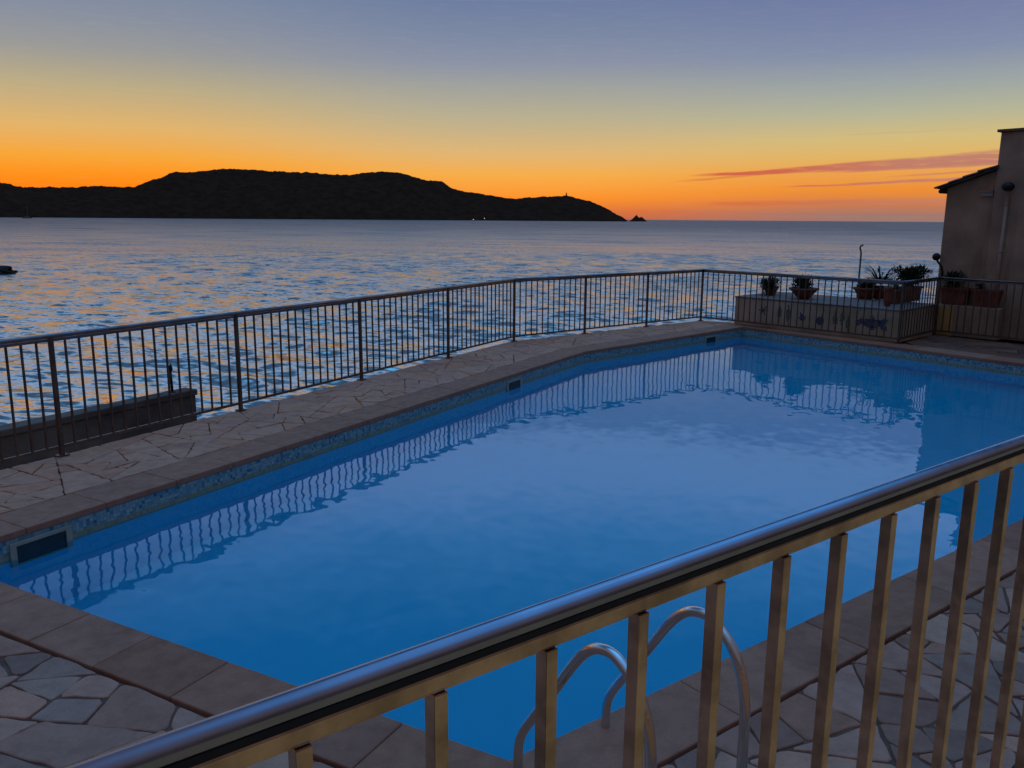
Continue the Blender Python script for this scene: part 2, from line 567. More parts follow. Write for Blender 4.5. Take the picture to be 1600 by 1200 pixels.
def ridge(name, sil, d_shore, d_ridge, d_back, na, seed, rough):
    az_ = np.linspace(sil[0][0], sil[-1][0], na)
    top = np.interp(az_, [s[0] for s in sil], [s[1] for s in sil])
    nd = 34
    verts, faces = [], []
    for i, (a_, e_) in enumerate(zip(az_, top)):
        H = max(0.5, EYE - SEA_Z + d_ridge * math.tan(R(e_)))
        sx, sy = math.sin(R(a_)), math.cos(R(a_))
        for j in range(nd):
            u = j / (nd - 1)
            if u <= 0.62:
                w = u / 0.62
                d = d_shore + (d_ridge - d_shore) * w
                h = H * (1 - (1 - w) ** 1.7)
            else:
                w = (u - 0.62) / 0.38
                d = d_ridge + (d_back - d_ridge) * w
                h = H * (1 - w) ** 1.2
            x, y = d * sx, d * sy
            nz = mnoise.fractal(Vector((x * .004, y * .004, seed)), 1.0, 2.0, 5)
            n5 = mnoise.noise(Vector((x * .035, y * .035, seed + 5))) + .6 * mnoise.noise(Vector((x * .09, y * .09, seed + 9)))
            env = math.sin(math.pi * min(1, max(0, u))) * min(1, H / 60)
            z = SEA_Z + h * (1 + .10 * nz * (1 if u < .55 else .2)) + env * rough * n5
            if j == 0 or j == nd - 1:
                z = SEA_Z - 3
            verts.append((x, y, z))
    for i in range(na - 1):
        for j in range(nd - 1):
            k = i * nd + j
            faces.append((k, k + nd, k + nd + 1, k + 1))
    me = bpy.data.meshes.new(name)
    me.from_pydata(verts, [], faces)
    me.materials.append(M_HILL)
    o = bpy.data.objects.new(name, me)
    COL.objects.link(o)
    return tag(o, kind='structure')


ridge('hills', SIL, 3400, 4000, 5200, 900, 3.0, 5.0)
ridge('islet', [(7.80, -.10), (7.95, -.02), (8.11, .13), (8.2, .22), (8.27, .31), (8.33, .30), (8.42, .17), (8.5, .14), (8.6, .19), (8.7, .16), (8.85, .02), (9.0, -.10)],
      3750, 3800, 3900, 120, 8.0, .8)
S4 = 4000.0


def polar(a_, d):
    return (d * math.sin(R(a_)), d * math.cos(R(a_)))


# lighthouse on the headland
x, y = polar(3.57, S4)
zb = SEA_Z + 8 + 4000 * math.tan(R(1.50)) - 6
lh = tag(empty('lighthouse', (x, y, zb)), 'small dark lighthouse tower standing on the low end of the headland', 'lighthouse')
bm = bmesh.new(); lathe(bm, [(3.6, 0), (3.0, 16), (4.0, 16.3), (4.0, 17.2), (2.0, 17.3), (2.0, 18)], seg=12)
link_bm('tower', bm, M_HILL, lh)
bm = bmesh.new(); lathe(bm, [(1.9, 18), (1.9, 21), (2.3, 21.2), (1.2, 23), (.15, 23.6), (.1, 26)], seg=12)
link_bm('lantern_room', bm, M_HILL, lh)
bm = bmesh.new(); box(bm, (6, 0, 3), (12, 9, 9)); box(bm, (-6, 0, 2), (9, 8, 7))
link_bm('keeper_house', bm, M_HILL, lh)

# lit houses along the far shore
def shore_house(a_, d, zz, s, label):
    x, y = polar(a_, d)
    h = tag(empty('shore_house', (x, y, zz), -R(a_)), label, 'house', 'lit houses on the headland')
    bm = bmesh.new(); box(bm, (0, 0, 3 * s), (10 * s, 7 * s, 6 * s))
    link_bm('wall', bm, M_HILL, h)
    bm = bmesh.new()
    v = [bm.verts.new(q) for q in ((-5.4 * s, -4 * s, 6 * s), (5.4 * s, -4 * s, 6 * s), (5.4 * s, 4 * s, 6 * s), (-5.4 * s, 4 * s, 6 * s), (-5.4 * s, 0, 8 * s), (5.4 * s, 0, 8 * s))]
    for f in ((0, 1, 5, 4), (3, 4, 5, 2), (0, 4, 3), (1, 2, 5), (0, 3, 2, 1)):
        bm.faces.new([v[i] for i in f])
    link_bm('roof', bm, M_HILL, h)
    bm = bmesh.new(); box(bm, (0, -3.6 * s, 3 * s), (3.6 * s, .3, 2.4 * s))
    link_bm('window', bm, M_LIT, h)


shore_house(-2.70, 3385, SEA_Z + 1.0, .9, 'lit house low on the far shore, left of the pair of shore lights')
shore_house(-1.95, 3420, SEA_Z + 6.0, .9, 'lit house low on the far shore, right of the pair of shore lights')
shore_house(-6.54, 3760, SEA_Z + 100.0, .5, 'faintly lit house high up on the dark headland slope')

# sailboat moored at the left
x, y = polar(-29.95, 2500)
sb = tag(empty('sailboat', (x, y, SEA_Z), R(8)), 'dark sailboat with bare mast anchored below the headland', 'boat')
bm = bmesh.new()
secs = [(-11, 1.2, 2.2), (-6, 2.6, 2.0), (0, 3.0, 2.0), (6, 2.4, 2.2), (12.5, .1, 2.8)]
rings = []
for sx, w, hh in secs:
    rings.append([bm.verts.new(q) for q in ((sx, -w, hh), (sx, -w * .8, .2), (sx, 0, -.8), (sx, w * .8, .2), (sx, w, hh))])
for a, b2 in zip(rings, rings[1:]):
    for k in range(4):
        bm.faces.new((a[k], a[k + 1], b2[k + 1], b2[k]))
    bm.faces.new((a[0], b2[0], b2[4], a[4]))
bm.faces.new(rings[0])
link_bm('hull', bm, M_HULL, sb)
bm = bmesh.new(); box(bm, (1, 0, 2.7), (9, 3, 1.4)); box(bm, (6.5, 0, 2.6), (3, 2.6, 1.3))
link_bm('cabin', bm, M_WHITEP, sb, bevel=.3)
bm = bmesh.new(); tube(bm, [(2, 0, 2), (2, 0, 30)], [.22, .12], 8); tube(bm, [(2, 0, 5), (-8, 0, 5)], .2, 8)
link_bm('mast', bm, M_WHITEP, sb)

# rock in the bay at the left edge
bm = bmesh.new()
bmesh.ops.create_icosphere(bm, subdivisions=4, radius=1.0)
for v in bm.verts:
    n_ = mnoise.fractal(v.co * 1.6, 1.0, 2.0, 4)
    v.co = Vector((v.co.x * 4.4, v.co.y * 2.2, v.co.z * 1.2)) * (1 + .28 * n_)
rk = link_bm('sea_rock', bm, M_ROCK)
rk.location = (-72.9, 115.5, SEA_Z - .1)
tag(rk, 'low dark rock breaking the sea surface at the left edge of the view', 'rock')

# ------------------------------------------------------------------ jetty wall below the deck on the left
JD = Vector((.492, .870))
J1 = V2(-6.26, 16.03)
J0 = J1 - JD * 16
JN = left_of(JD)
bm = bmesh.new()
prism(bm, [J0, J1, J1 + JN * .30, J0 + JN * .30], SEA_Z - 1, -1.32)
prism(bm, [J0 - JN * .03, J1 + JD * .03 - JN * .03, J1 + JD * .03 + JN * .33, J0 + JN * .33], -1.318, -1.2)
jt = link_bm('jetty_wall', bm, M_JETTY, bevel=.02)
tag(jt, 'dark concrete jetty wall running out to sea below the deck', 'wall')
mp = empty('mooring_post', (J1.x - JD.x * .42 + JN.x * .15, J1.y - JD.y * .42 + JN.y * .15, -1.2))
tag(mp, 'thin dark iron post standing at the end of the jetty wall', 'post')
bm = bmesh.new(); tube(bm, [(0, 0, 0), (-.01, 0, .42)], .026, 10)
link_bm('shaft', bm, M_DARKMETAL, mp)
bm = bmesh.new(); lathe(bm, [(.035, .42), (.04, .45), (.03, .52), (.01, .56)], seg=10)
link_bm('cap', bm, M_DARKMETAL, mp)
bm = bmesh.new(); lathe(bm, [(.07, 0), (.07, .015), (.03, .02)], seg=12)
link_bm('foot_plate', bm, M_DARKMETAL, mp)

# ------------------------------------------------------------------ quay under the deck (its outer edge lies just past the fence)
OFF = .05
n1_ = left_of(FD1)
FD2 = (K - F1B).normalized(); n2_ = left_of(FD2)
far_left = F1S - FD1 * 4
e1 = line_hit(far_left + n1_ * OFF, FD1, F1B + n2_ * OFF, FD2)
d3 = (B_ - K).normalized(); n3_ = left_of(d3)
e2 = line_hit(F1B + n2_ * OFF, FD2, K + n3_ * OFF, d3)
e3 = e2 + d3 * .62
deck_outline = [far_left + n1_ * OFF, e1, e2, e3, e3 + Vector((NH.x, NH.y)) * 7, V2(17, 17), V2(17, 1), V2(6, -8), V2(-12, -8)]


def coping_offset(w):
    out = []
    n = len(POOL)
    for i in range(n):
        d0 = (POOL[i] - POOL[i - 1]).normalized()
        d1 = (POOL[(i + 1) % n] - POOL[i]).normalized()
        out.append(line_hit(POOL[i] + left_of(d0) * w[i - 1], d0, POOL[i] + left_of(d1) * w[i], d1))
    return out


CW = [.42, .42, .45, .36, .34]
OUT = coping_offset(CW)
MID = coping_offset([w * .5 for w in CW])

# quay body with the pool cut out: ring of quads is not needed, sides and top are built around the hole
bm = bmesh.new()
tv = [bm.verts.new((p_.x, p_.y, -.055)) for p_ in deck_outline]
hv = [bm.verts.new((p_.x, p_.y, -.055)) for p_ in MID]
ed = []
for ring in (tv, hv):
    for k in range(len(ring)):
        ed.append(bm.edges.new((ring[k], ring[(k + 1) % len(ring)])))
bmesh.ops.triangle_fill(bm, use_beauty=True, use_dissolve=False, edges=ed)
for f in bm.faces:
    f.material_index = 0
bv = [bm.verts.new((p_.x, p_.y, SEA_Z - 2)) for p_ in deck_outline]
n = len(tv)
for k in range(n):
    f = bm.faces.new((tv[k], tv[(k + 1) % n], bv[(k + 1) % n], bv[k])); f.material_index = 1
tag(link_bm('deck', bm, [M_MORTAR, M_QUAY]), kind='structure')

# ------------------------------------------------------------------ pool basin
bm = bmesh.new()
uvl = bm.loops.layers.uv.new('UVMap')
n = len(POOL)
s = 0.0
depth = -1.55
for k in range(n):
    a_, b2 = POOL[k], POOL[(k + 1) % n]
    L = (b2 - a_).length
    for z0, z1 in ((-.052, -.5), (-.5, depth)):
        vs = [bm.verts.new(q) for q in ((a_.x, a_.y, z0), (b2.x, b2.y, z0), (b2.x, b2.y, z1), (a_.x, a_.y, z1))]
        f = bm.faces.new(vs)
        for lp, (uu, vv) in zip(f.loops, ((s, z0), (s + L, z0), (s + L, z1), (s, z1))):
            lp[uvl].uv = (uu, vv)
    s += L
bm.faces.new([bm.verts.new((p_.x, p_.y, depth)) for p_ in POOL])
# shelf between the lining and the middle of the coping
for k in range(n):
    a_, b2, c2, d2 = POOL[k], POOL[(k + 1) % n], MID[(k + 1) % n], MID[k]
    bm.faces.new([bm.verts.new((q.x, q.y, -.0525)) for q in (a_, b2, c2, d2)])
tag(link_bm('pool_basin', bm, M_POOL), kind='structure')
bm = bmesh.new()
bm.faces.new([bm.verts.new((p_.x, p_.y, WATER_Z)) for p_ in POOL][::-1])
o = link_bm('pool_water', bm, M_POOLW)
if o.data.polygons[0].normal.z < 0:
    o.data.flip_normals()
tag(o, kind='structure')

# ------------------------------------------------------------------ coping slabs
def tone_layer(bm):
    return bm.loops.layers.color.new('tone')


bm = bmesh.new()
tl = tone_layer(bm)
for k in range(n):
    a_, b2 = POOL[k], POOL[(k + 1) % n]
    oa, ob = OUT[k], OUT[(k + 1) % n]
    d = (b2 - a_).normalized(); nn_ = left_of(d)
    L = (b2 - a_).length
    size = [.62, .62, .62, .98, .50][k]
    cnt = max(1, round(L / size))
    cuts = [i * L / cnt + (random.uniform(-.02, .02) if 0 < i < cnt else 0) for i in range(cnt + 1)]
    for i in range(cnt):
        g = .0015
        i0, i1 = a_ + d * (cuts[i] + g), a_ + d * (cuts[i + 1] - g)
        o0 = oa + d * g if i == 0 else i0 + nn_ * CW[k]
        o1 = ob - d * g if i == cnt - 1 else i1 + nn_ * CW[k]
        dz = random.uniform(-.0012, .0012)
        fs = prism(bm, [i0 - nn_ * .012, i1 - nn_ * .012, o1, o0], -.05, dz)
        base = random.uniform(.88, 1.1) * [1.3, 1.2, 1.0, 1.0, 1.0][k]
        tc = (base * random.uniform(.99, 1.05), base, base * random.uniform(.96, 1.02), 1)
        for f in fs:
            for lp in f.loops:
                lp[tl] = tc
tag(link_bm('pool_coping', bm, M_COPING, bevel=.007), kind='structure')


# ------------------------------------------------------------------ crazy paving
def clip(poly, p_, nrm):
    out = []
    for i in range(len(poly)):
        a_, b2 = poly[i], poly[(i + 1) % len(poly)]
        da, db = (a_ - p_).dot(nrm), (b2 - p_).dot(nrm)
        if da <= 0:
            out.append(a_)
        if (da < 0 < db) or (db < 0 < da):
            out.append(a_ + (b2 - a_) * (da / (da - db)))
    return out


def inset(poly, w):
    res = poly
    m_ = len(poly)
    for i in range(m_):
        a_, b2 = poly[i], poly[(i + 1) % m_]
        d = b2 - a_
        if d.length < 1e-5:
            continue
        d.normalize()
        nr = Vector((d.y, -d.x))
        res = clip(res, a_ - nr * w, nr)
        if len(res) < 3:
            return []
    return res


def area(poly):
    return .5 * sum(poly[i].x * poly[(i + 1) % len(poly)].y - poly[(i + 1) % len(poly)].x * poly[i].y for i in range(len(poly)))


def crazy(bm, tl, region, size, seed):
    rr = random.Random(seed)
    if area(region) < 0:
        region = region[::-1]
    f = bm.faces.new([bm.verts.new((q.x, q.y, -.013 if seed > 4 else -.03)) for q in region])
    f.material_index = 1
    for lp in f.loops:
        lp[tl] = (1, 1, 1, 1)
    cells, todo = [], [region]
    while todo:
        pg = todo.pop()
        A = abs(area(pg))
        if A < size * size * rr.choice((.35, .8, 1.1, 1.3)):
            cells.append(pg)
            continue
        # cut across the longest direction, at a random slant
        k0 = max(range(len(pg)), key=lambda q: (pg[(q + 1) % len(pg)] - pg[q]).length)
        far = max(((a_, b2) for a_ in pg for b2 in pg), key=lambda ab: (ab[0] - ab[1]).length)
        dr_ = (far[1] - far[0]).normalized()
        th = math.atan2(dr_.y, dr_.x) + rr.uniform(-.62, .62)
        nr = V2(math.cos(th), math.sin(th))
        if A > size * size * 9:
            w = rr.uniform(.42, .58)
        else:
            w = rr.choice((rr.uniform(.38, .62), rr.uniform(.24, .76)))
        cp = far[0].lerp(far[1], w)
        for sg in (1, -1):
            h_ = clip(pg, cp, nr * sg)
            if len(h_) >= 3:
                todo.append(h_)
    for cell_ in cells:
        if abs(area(cell_)) < .003:
            continue
        cell_ = inset(cell_, rr.uniform(.003, .009) if seed > 4 else rr.uniform(.0025, .006))
        if len(cell_) < 3 or abs(area(cell_)) < .002:
            continue
        # soften corners and roughen the edges
        pl = []
        m_ = len(cell_)
        for i in range(m_):
            a_, b2 = cell_[i], cell_[(i + 1) % m_]
            L = (b2 - a_).length
            c0 = min(.3, rr.uniform(.006, .026) / max(L, 1e-4))
            k_ = max(2, int(L / .07))
            for j in range(k_ + 1):
                u = c0 + (1 - 2 * c0) * j / k_
                pp = a_.lerp(b2, u)
                jj = .0 if j in (0, k_) else .0045
                pl.append(pp + V2(rr.gauss(0, jj), rr.gauss(0, jj)))
        cen = sum(pl, V2(0, 0)) / len(pl)
        tx, ty, dz = rr.gauss(0, .006), rr.gauss(0, .006), rr.uniform(-.007, -.001)
        top = [bm.verts.new((w.x, w.y, dz - .004 + tx * (w.x - cen.x) + ty * (w.y - cen.y))) for w in pl]
        ins = [bm.verts.new((cen.x + (w.x - cen.x) * .965, cen.y + (w.y - cen.y) * .965, dz + tx * (w.x - cen.x) + ty * (w.y - cen.y))) for w in pl]
        bot = [bm.verts.new((w.x, w.y, -.04)) for w in pl]
        fs = [bm.faces.new(ins)]
        for i in range(len(pl)):
            j = (i + 1) % len(pl)
            fs.append(bm.faces.new((top[i], top[j], ins[j], ins[i])))
            fs.append(bm.faces.new((bot[i], bot[j], top[j], top[i])))
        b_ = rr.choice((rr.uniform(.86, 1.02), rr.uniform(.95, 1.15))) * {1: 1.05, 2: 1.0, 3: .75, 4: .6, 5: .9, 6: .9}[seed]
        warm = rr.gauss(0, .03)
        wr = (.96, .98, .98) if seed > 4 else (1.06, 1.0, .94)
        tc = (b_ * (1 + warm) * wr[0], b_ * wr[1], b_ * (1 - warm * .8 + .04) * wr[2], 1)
        for f in fs:
            for lp in f.loops:
                lp[tl] = tc


bm = bmesh.new()
tl = tone_layer(bm)
g = .018
i0 = OUT[0] + n1_ * 0
c1 = coping_offset([w + g for w in CW])
ext = lambda p_, d, l_: p_ + d * l_
dP1 = (POOL[1] - POOL[0]).normalized()
dP2 = (POOL[2] - POOL[1]).normalized()
dP3 = (POOL[3] - POOL[2]).normalized()
dP4 = (POOL[4] - POOL[3]).normalized()
dP5 = (POOL[0] - POOL[4]).normalized()
# far walk, first leg and second leg
crazy(bm, tl, [c1[0], c1[1], e1, e1 - FD1 * 11.5], .34, 1)
crazy(bm, tl, [c1[1], c1[2], e2, e1], .36, 2)
# far end, in front of the planter and in front of the house
pb = B_ - NH * .0
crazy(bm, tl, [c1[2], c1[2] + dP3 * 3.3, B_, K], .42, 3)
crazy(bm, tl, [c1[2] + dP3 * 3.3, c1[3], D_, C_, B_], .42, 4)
# near side, along the long edge and beyond the short edge
crazy(bm, tl, [c1[4], c1[3], c1[3] + V2(3, -4), c1[4] + V2(1.9, -2.6)], .30, 5)
crazy(bm, tl, [c1[4], c1[4] + V2(1.9, -2.6), c1[4] + V2(-1.9, -2.9), c1[0] + V2(-3.0, -2.2), c1[0]], .33, 6)
tag(link_bm('deck_paving', bm, [M_PAVING, M_MORTAR]), kind='structure')

# ------------------------------------------------------------------ upper terrace under the camera
RD = Vector((.796, .6053))
RN = Vector((-.6053, .796))
R0 = RN * .662
TZ = .60
bm = bmesh.new()
q0 = R0 + RN * .07
prism(bm, [q0 - RD * 5, q0 + RD * 9, q0 + RD * 9 - RN * 6, q0 - RD * 5 - RN * 6], -.05, TZ)
tag(link_bm('terrace', bm, M_TERRACE, bevel=.01), kind='structure')


# ------------------------------------------------------------------ railings
def fence(name, pts, label, post_at, spacing, extra=(), rail_z=1.12, bottom=.085, first_post=True):
    """welded railing along straight legs; balusters, posts and rails are parts"""
    root = tag(empty(name, (pts[0].x, pts[0].y, 0)), label, 'railing', 'metal railings round the pool')
    o3 = Vector((pts[0].x, pts[0].y, 0))
    bm_t, bm_b = bmesh.new(), bmesh.new()
    for a_, b2 in zip(pts, pts[1:]):
        d = (b2 - a_); L = d.length; d.normalize(); rz = math.atan2(d.y, d.x)
        A3, B3 = Vector((a_.x, a_.y, 0)) - o3, Vector((b2.x, b2.y, 0)) - o3
        tube(bm_t, [A3 + Vector((0, 0, rail_z - .021)), B3 + Vector((0, 0, rail_z - .021))], .021, 12)
        mid_ = (A3 + B3) / 2
        box(bm_t, mid_ + Vector((0, 0, rail_z - .056)), (L, .022, .026), rz)
        box(bm_b, mid_ + Vector((0, 0, bottom)), (L, .022, .028), rz)
        nsec = post_at
        for s_ in range(nsec + 1):
            pp = A3 + (B3 - A3) * (s_ / nsec)
            if s_ > 0 or first_post:
                bm = bmesh.new()
                box(bm, Vector((0, 0, rail_z / 2 - .03)), (.035, .035, rail_z - .02), rz)
                po = link_bm('post', bm, M_FENCE, root); po.location = pp
                bm = bmesh.new(); box(bm, Vector((0, 0, .006)), (.10, .08, .012), rz)
                link_bm('base_plate', bm, M_FENCE, po)
            if s_ < nsec:
                nb = round(L / nsec / spacing)
                for k_ in range(1, nb):
                    bm = bmesh.new()
                    zz = rail_z - .069 - (bottom + .014)
                    box(bm, (0, 0, bottom + .014 + zz / 2), (.0165, .0165, zz), rz)
                    bo = link_bm('baluster', bm, M_FENCE, root)
                    bo.location = A3 + (B3 - A3) * ((s_ + k_ / nb) / nsec)
                    bo.rotation_euler = (random.gauss(0, .002), random.gauss(0, .002), 0)
    link_bm('top_rail', bm_t, M_FRAIL, root)
    link_bm('bottom_rail', bm_b, M_FENCE, root)
    return root


fence('railing', [F1S, F1B], 'long straight metal railing along the sea side of the pool walk, nearest part at left', 6, .135)
fence('railing', [F1B, K], 'metal railing past the bend, far stretch above the sea up to the planter', 3, .135, first_post=False)
fence('railing', [K, B_], 'metal railing running in front of the painted planter', 1, .135, first_post=False)
fence('railing', [B_, C_], 'short metal railing along the right end of the planter', 1, .135, first_post=False)
fence('railing', [C_, D_], 'metal railing in front of the house wall at right', 2, .135, first_post=False)

# the railing in front of the camera
fr_ = tag(empty('handrail_fence', (R0.x, R0.y, TZ)), 'big close railing with shiny round handrail and square bars tinted with warm lamplight crossing the foreground', 'railing', 'metal railings round the pool')
fr_.rotation_euler = (0, 0, math.atan2(RD.y, RD.x))
ZT = 1.715 - TZ
bm = bmesh.new(); tube(bm, [(-1.6, 0, ZT), (6, 0, ZT)], .0137, 48)
link_bm('handrail', bm, M_STEEL, fr_)
bm = bmesh.new(); box(bm, (2.2, 0, ZT - .0285), (7.6, .0175, .0245))
link_bm('upper_bar', bm, M_WARMBAR, fr_, bevel=.005)
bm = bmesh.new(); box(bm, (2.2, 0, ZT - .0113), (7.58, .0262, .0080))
link_bm('shade_strip', bm, M_RAILSHADE, fr_)  # dark strip painted in as the shadow gap under the tube
bm = bmesh.new(); box(bm, (2.2, 0, .09), (7.6, .020, .024))
link_bm('lower_bar', bm, M_WARMBAR, fr_, bevel=.003)
for k_ in range(-10, 38):
    bm = bmesh.new()
    zz = ZT - .041 - .102
    box(bm, (0, 0, .102 + zz / 2), (.0165, .0205, zz))
    bo = link_bm('baluster', bm, M_WARMBAR, fr_, bevel=.0012)
    bo.location = (.556 + .1478 * (k_ - 1), 0, 0)
for xx in (-1.5, 5.9):
    bm = bmesh.new(); box(bm, (xx, .0, ZT / 2 - .02), (.04, .04, ZT - .02)); box(bm, (xx, 0, .006), (.1, .1, .012))
    link_bm('post', bm, M_WARMBAR, fr_, bevel=.003)

# ------------------------------------------------------------------ pool ladder
LN = Vector((.598, -.802))
lad = tag(empty('pool_ladder', (.2, 2.6, 0)), 'stainless steel pool ladder with two arched handrails behind the foreground railing', 'ladder')


def smooth_path(cp, k_=8):
    out = []
    q = [cp[0]] + cp + [cp[-1]]
    for i in range(1, len(q) - 2):
        for j in range(k_):
            u = j / k_
            p0, p1, p2, p3 = q[i - 1], q[i], q[i + 1], q[i + 2]
            out.append(tuple(.5 * ((2 * p1[m_]) + (-p0[m_] + p2[m_]) * u + (2 * p0[m_] - 5 * p1[m_] + 4 * p2[m_] - p3[m_]) * u * u
                                   + (-p0[m_] + 3 * p1[m_] - 3 * p2[m_] + p3[m_]) * u ** 3) for m_ in range(2)))
    out.append(cp[-1])
    return out


PR = [(.80, 0), (.80, .25), (.795, .46), (.765, .585), (.71, .668), (.63, .722), (.555, .722), (.49, .688), (.42, .612), (.30, .435), (.19, .278),
      (.125, .180), (.098, .11), (.092, .0), (.092, -.4), (.092, -1.1)]
for bx_, by_ in ((.36, 3.30), (-.02, 3.02)):
    # parts are placed relative to the ladder's root
    bm = bmesh.new()
    tube(bm, [(bx_ + LN.x * d - .2, by_ + LN.y * d - 2.6, z) for d, z in smooth_path(PR)], .0195, 18)
    hr = link_bm('handrail', bm, M_LADDER, lad)
    bm = bmesh.new()
    lathe(bm, [(.05, .0), (.05, .006), (.03, .018), (.021, .02)], (bx_ + LN.x * .8 - .2, by_ + LN.y * .8 - 2.6, 0), 20)
    link_bm('flange', bm, M_LADDER, hr)
for zz in (-.45, -.72, -.99):
    bm = bmesh.new()
    box(bm, (.17 + LN.x * .092 - .2, 3.16 + LN.y * .092 - 2.6, zz), (.44, .07, .03), math.atan2(.28, .38))
    link_bm('tread', bm, M_LADDER, lad, bevel=.008)


# ------------------------------------------------------------------ skimmers in the far wall
def skimmer(p_, d, w, label):
    root = tag(empty('pool_skimmer', (p_.x, p_.y, 0), math.atan2(d.y, d.x)), label, 'skimmer', 'skimmers in the far pool wall')
    bm = bmesh.new()
    y_ = -.009
    box(bm, (0, y_, -.098), (w, .018, .028))
    for sx in (-1, 1):
        box(bm, (sx * (w / 2 - .022), y_, -.226), (.044, .018, .228))
    box(bm, (0, y_, -.355), (w, .018, .03))
    link_bm('frame', bm, M_PLASTIC, root, bevel=.003)
    bm = bmesh.new()
    box(bm, (0, -.003, -.226), (w - .088, .004, .228))
    link_bm('opening_shade', bm, M_SKIMSHADE, root)  # dark panel paints the shade inside the opening, no real recess
    return root


w1 = POOL[0] + dP1 * ((V2(-3.30, 5.55) - POOL[0]).dot(dP1))
skimmer(w1, dP1, .45, 'nearest skimmer box with pale frame, at the left end of the far pool wall')
w2 = POOL[0] + dP1 * ((V2(.08, 11.5) - POOL[0]).dot(dP1))
skimmer(w2, dP1, .42, 'skimmer opening in the middle of the far pool wall, before the bend')
w3 = POOL[1] + dP2 * ((V2(4.09, 16.0) - POOL[1]).dot(dP2))
skimmer(w3, dP2, .42, 'farthest skimmer opening, close to the far pool corner by the planter')

# ------------------------------------------------------------------ planter with mosaic pictures
PN = Vector((-d3.y, d3.x)) if Vector((-d3.y, d3.x)).dot(NH) > 0 else Vector((d3.y, -d3.x))
A0 = K + d3 * .80 + PN * .075
A1 = B_ + PN * .075 - d3 * .03
E_ = (C_ - B_).normalized()
A2 = A1 + E_ * 1.75
A3_ = A0 + E_ * 1.75
pl_root = tag(empty('planter', (A0.x, A0.y, 0)), 'long low rendered planter with worn sea creature mosaics on its front', 'planter')
bm = bmesh.new()
prism(bm, [A0 - A0, A1 - A0, A2 - A0, A3_ - A0], 0, .565)
link_bm('body', bm, M_PLANTER, pl_root, bevel=.01)
bm = bmesh.new()
prism(bm, [-PN * .015 - d3 * .015, A1 - A0 - PN * .015 + d3 * .012, A2 - A0 + d3 * .012, A3_ - A0 - d3 * .015], .567, .59)
link_bm('top_slab', bm, M_PLANTTOP, pl_root, bevel=.006)
ph = math.atan2(d3.y, d3.x)


def mosaic(shapes, mat):
    """flat tile chips set in the planter front; shapes are (u, z, ru, rz, angle) blobs cut into chips"""
    rr = random.Random(3)
    bm = bmesh.new()
    for u0, z0, ru, rz_, an in shapes:
        st = .032
        nx, nz_ = int(ru / st) + 1, int(rz_ / st) + 1
        for ix in range(-nx - 1, nx + 2):
            for iz in range(-nz_ - 1, nz_ + 2):
                uu, vv = ix * st, iz * st
                if (uu / ru) ** 2 + (vv / rz_) ** 2 > 1.02 * rr.uniform(.85, 1.1):
                    continue
                ca, sa = math.cos(an), math.sin(an)
                x_, z_ = u0 + uu * ca - vv * sa, z0 + uu * sa + vv * ca
                c_ = d3 * x_ - PN * .003
                box(bm, (c_.x, c_.y, z_), (st * rr.uniform(.6, .92), .008, st * rr.uniform(.6, .92)), ph)
    return link_bm('mosaic', bm, mat, pl_root)


mosaic([(2.96, .30, .20, .085, 0), (2.72, .31, .09, .05, .5), (3.18, .36, .10, .04, .5), (3.18, .24, .10, .04, -.5), (2.95, .38, .05, .07, 0),
        (2.95, .22, .06, .06, .3)], M_MOSB)
mosaic([(1.55, .27, .075, .065, 0), (1.52, .34, .03, .06, .3)], M_MOSB)
mosaic([(1.93, .25, .085, .085, 0), (1.97, .37, .03, .12, -.2)], M_MOSB)
mosaic([(.68, .35, .026, .11, .5), (.68, .35, .026, .11, -.7), (.68, .35, .026, .11, 1.6)], M_MOSG)
for sh in ((2.24, .30, .035, .18, .1), (2.38, .36, .035, .15, -.1), (1.25, .30, .04, .2, .05), (2.50, .25, .035, .15, .1), (1.05, .33, .035, .16, -.08)):
    mosaic([sh], M_MOSG)

# low ledge wall that carries the troughs, and the house behind it
L0 = C_ + NH * .09 - DH * .1
HP = V2(8.46, 16.32)
led = tag(empty('ledge_wall', (L0.x, L0.y, 0)), 'low rendered ledge wall between planter and house, painted lamplight patch at its left end', 'wall')
bm = bmesh.new()
led_poly = [L0, L0 + DH * 1.18, L0 + DH * 1.18 + NH * .42, L0 + NH * .42]
prism(bm, [q - L0 for q in led_poly], 0, .585)
link_bm('body', bm, M_HOUSE, led, bevel=.01)
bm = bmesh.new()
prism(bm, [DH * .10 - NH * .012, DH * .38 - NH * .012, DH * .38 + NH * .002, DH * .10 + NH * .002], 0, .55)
link_bm('lamplight_patch', bm, M_LAMPLIT, led, bevel=.004)  # thin sheet painted as the lamp-lit patch of the wall

hs = tag(empty('house', (HP.x, HP.y, 0), math.atan2(DH.y, DH.x)), 'rendered house gable with tiled lean-to roof and square tower at the right edge', 'house')
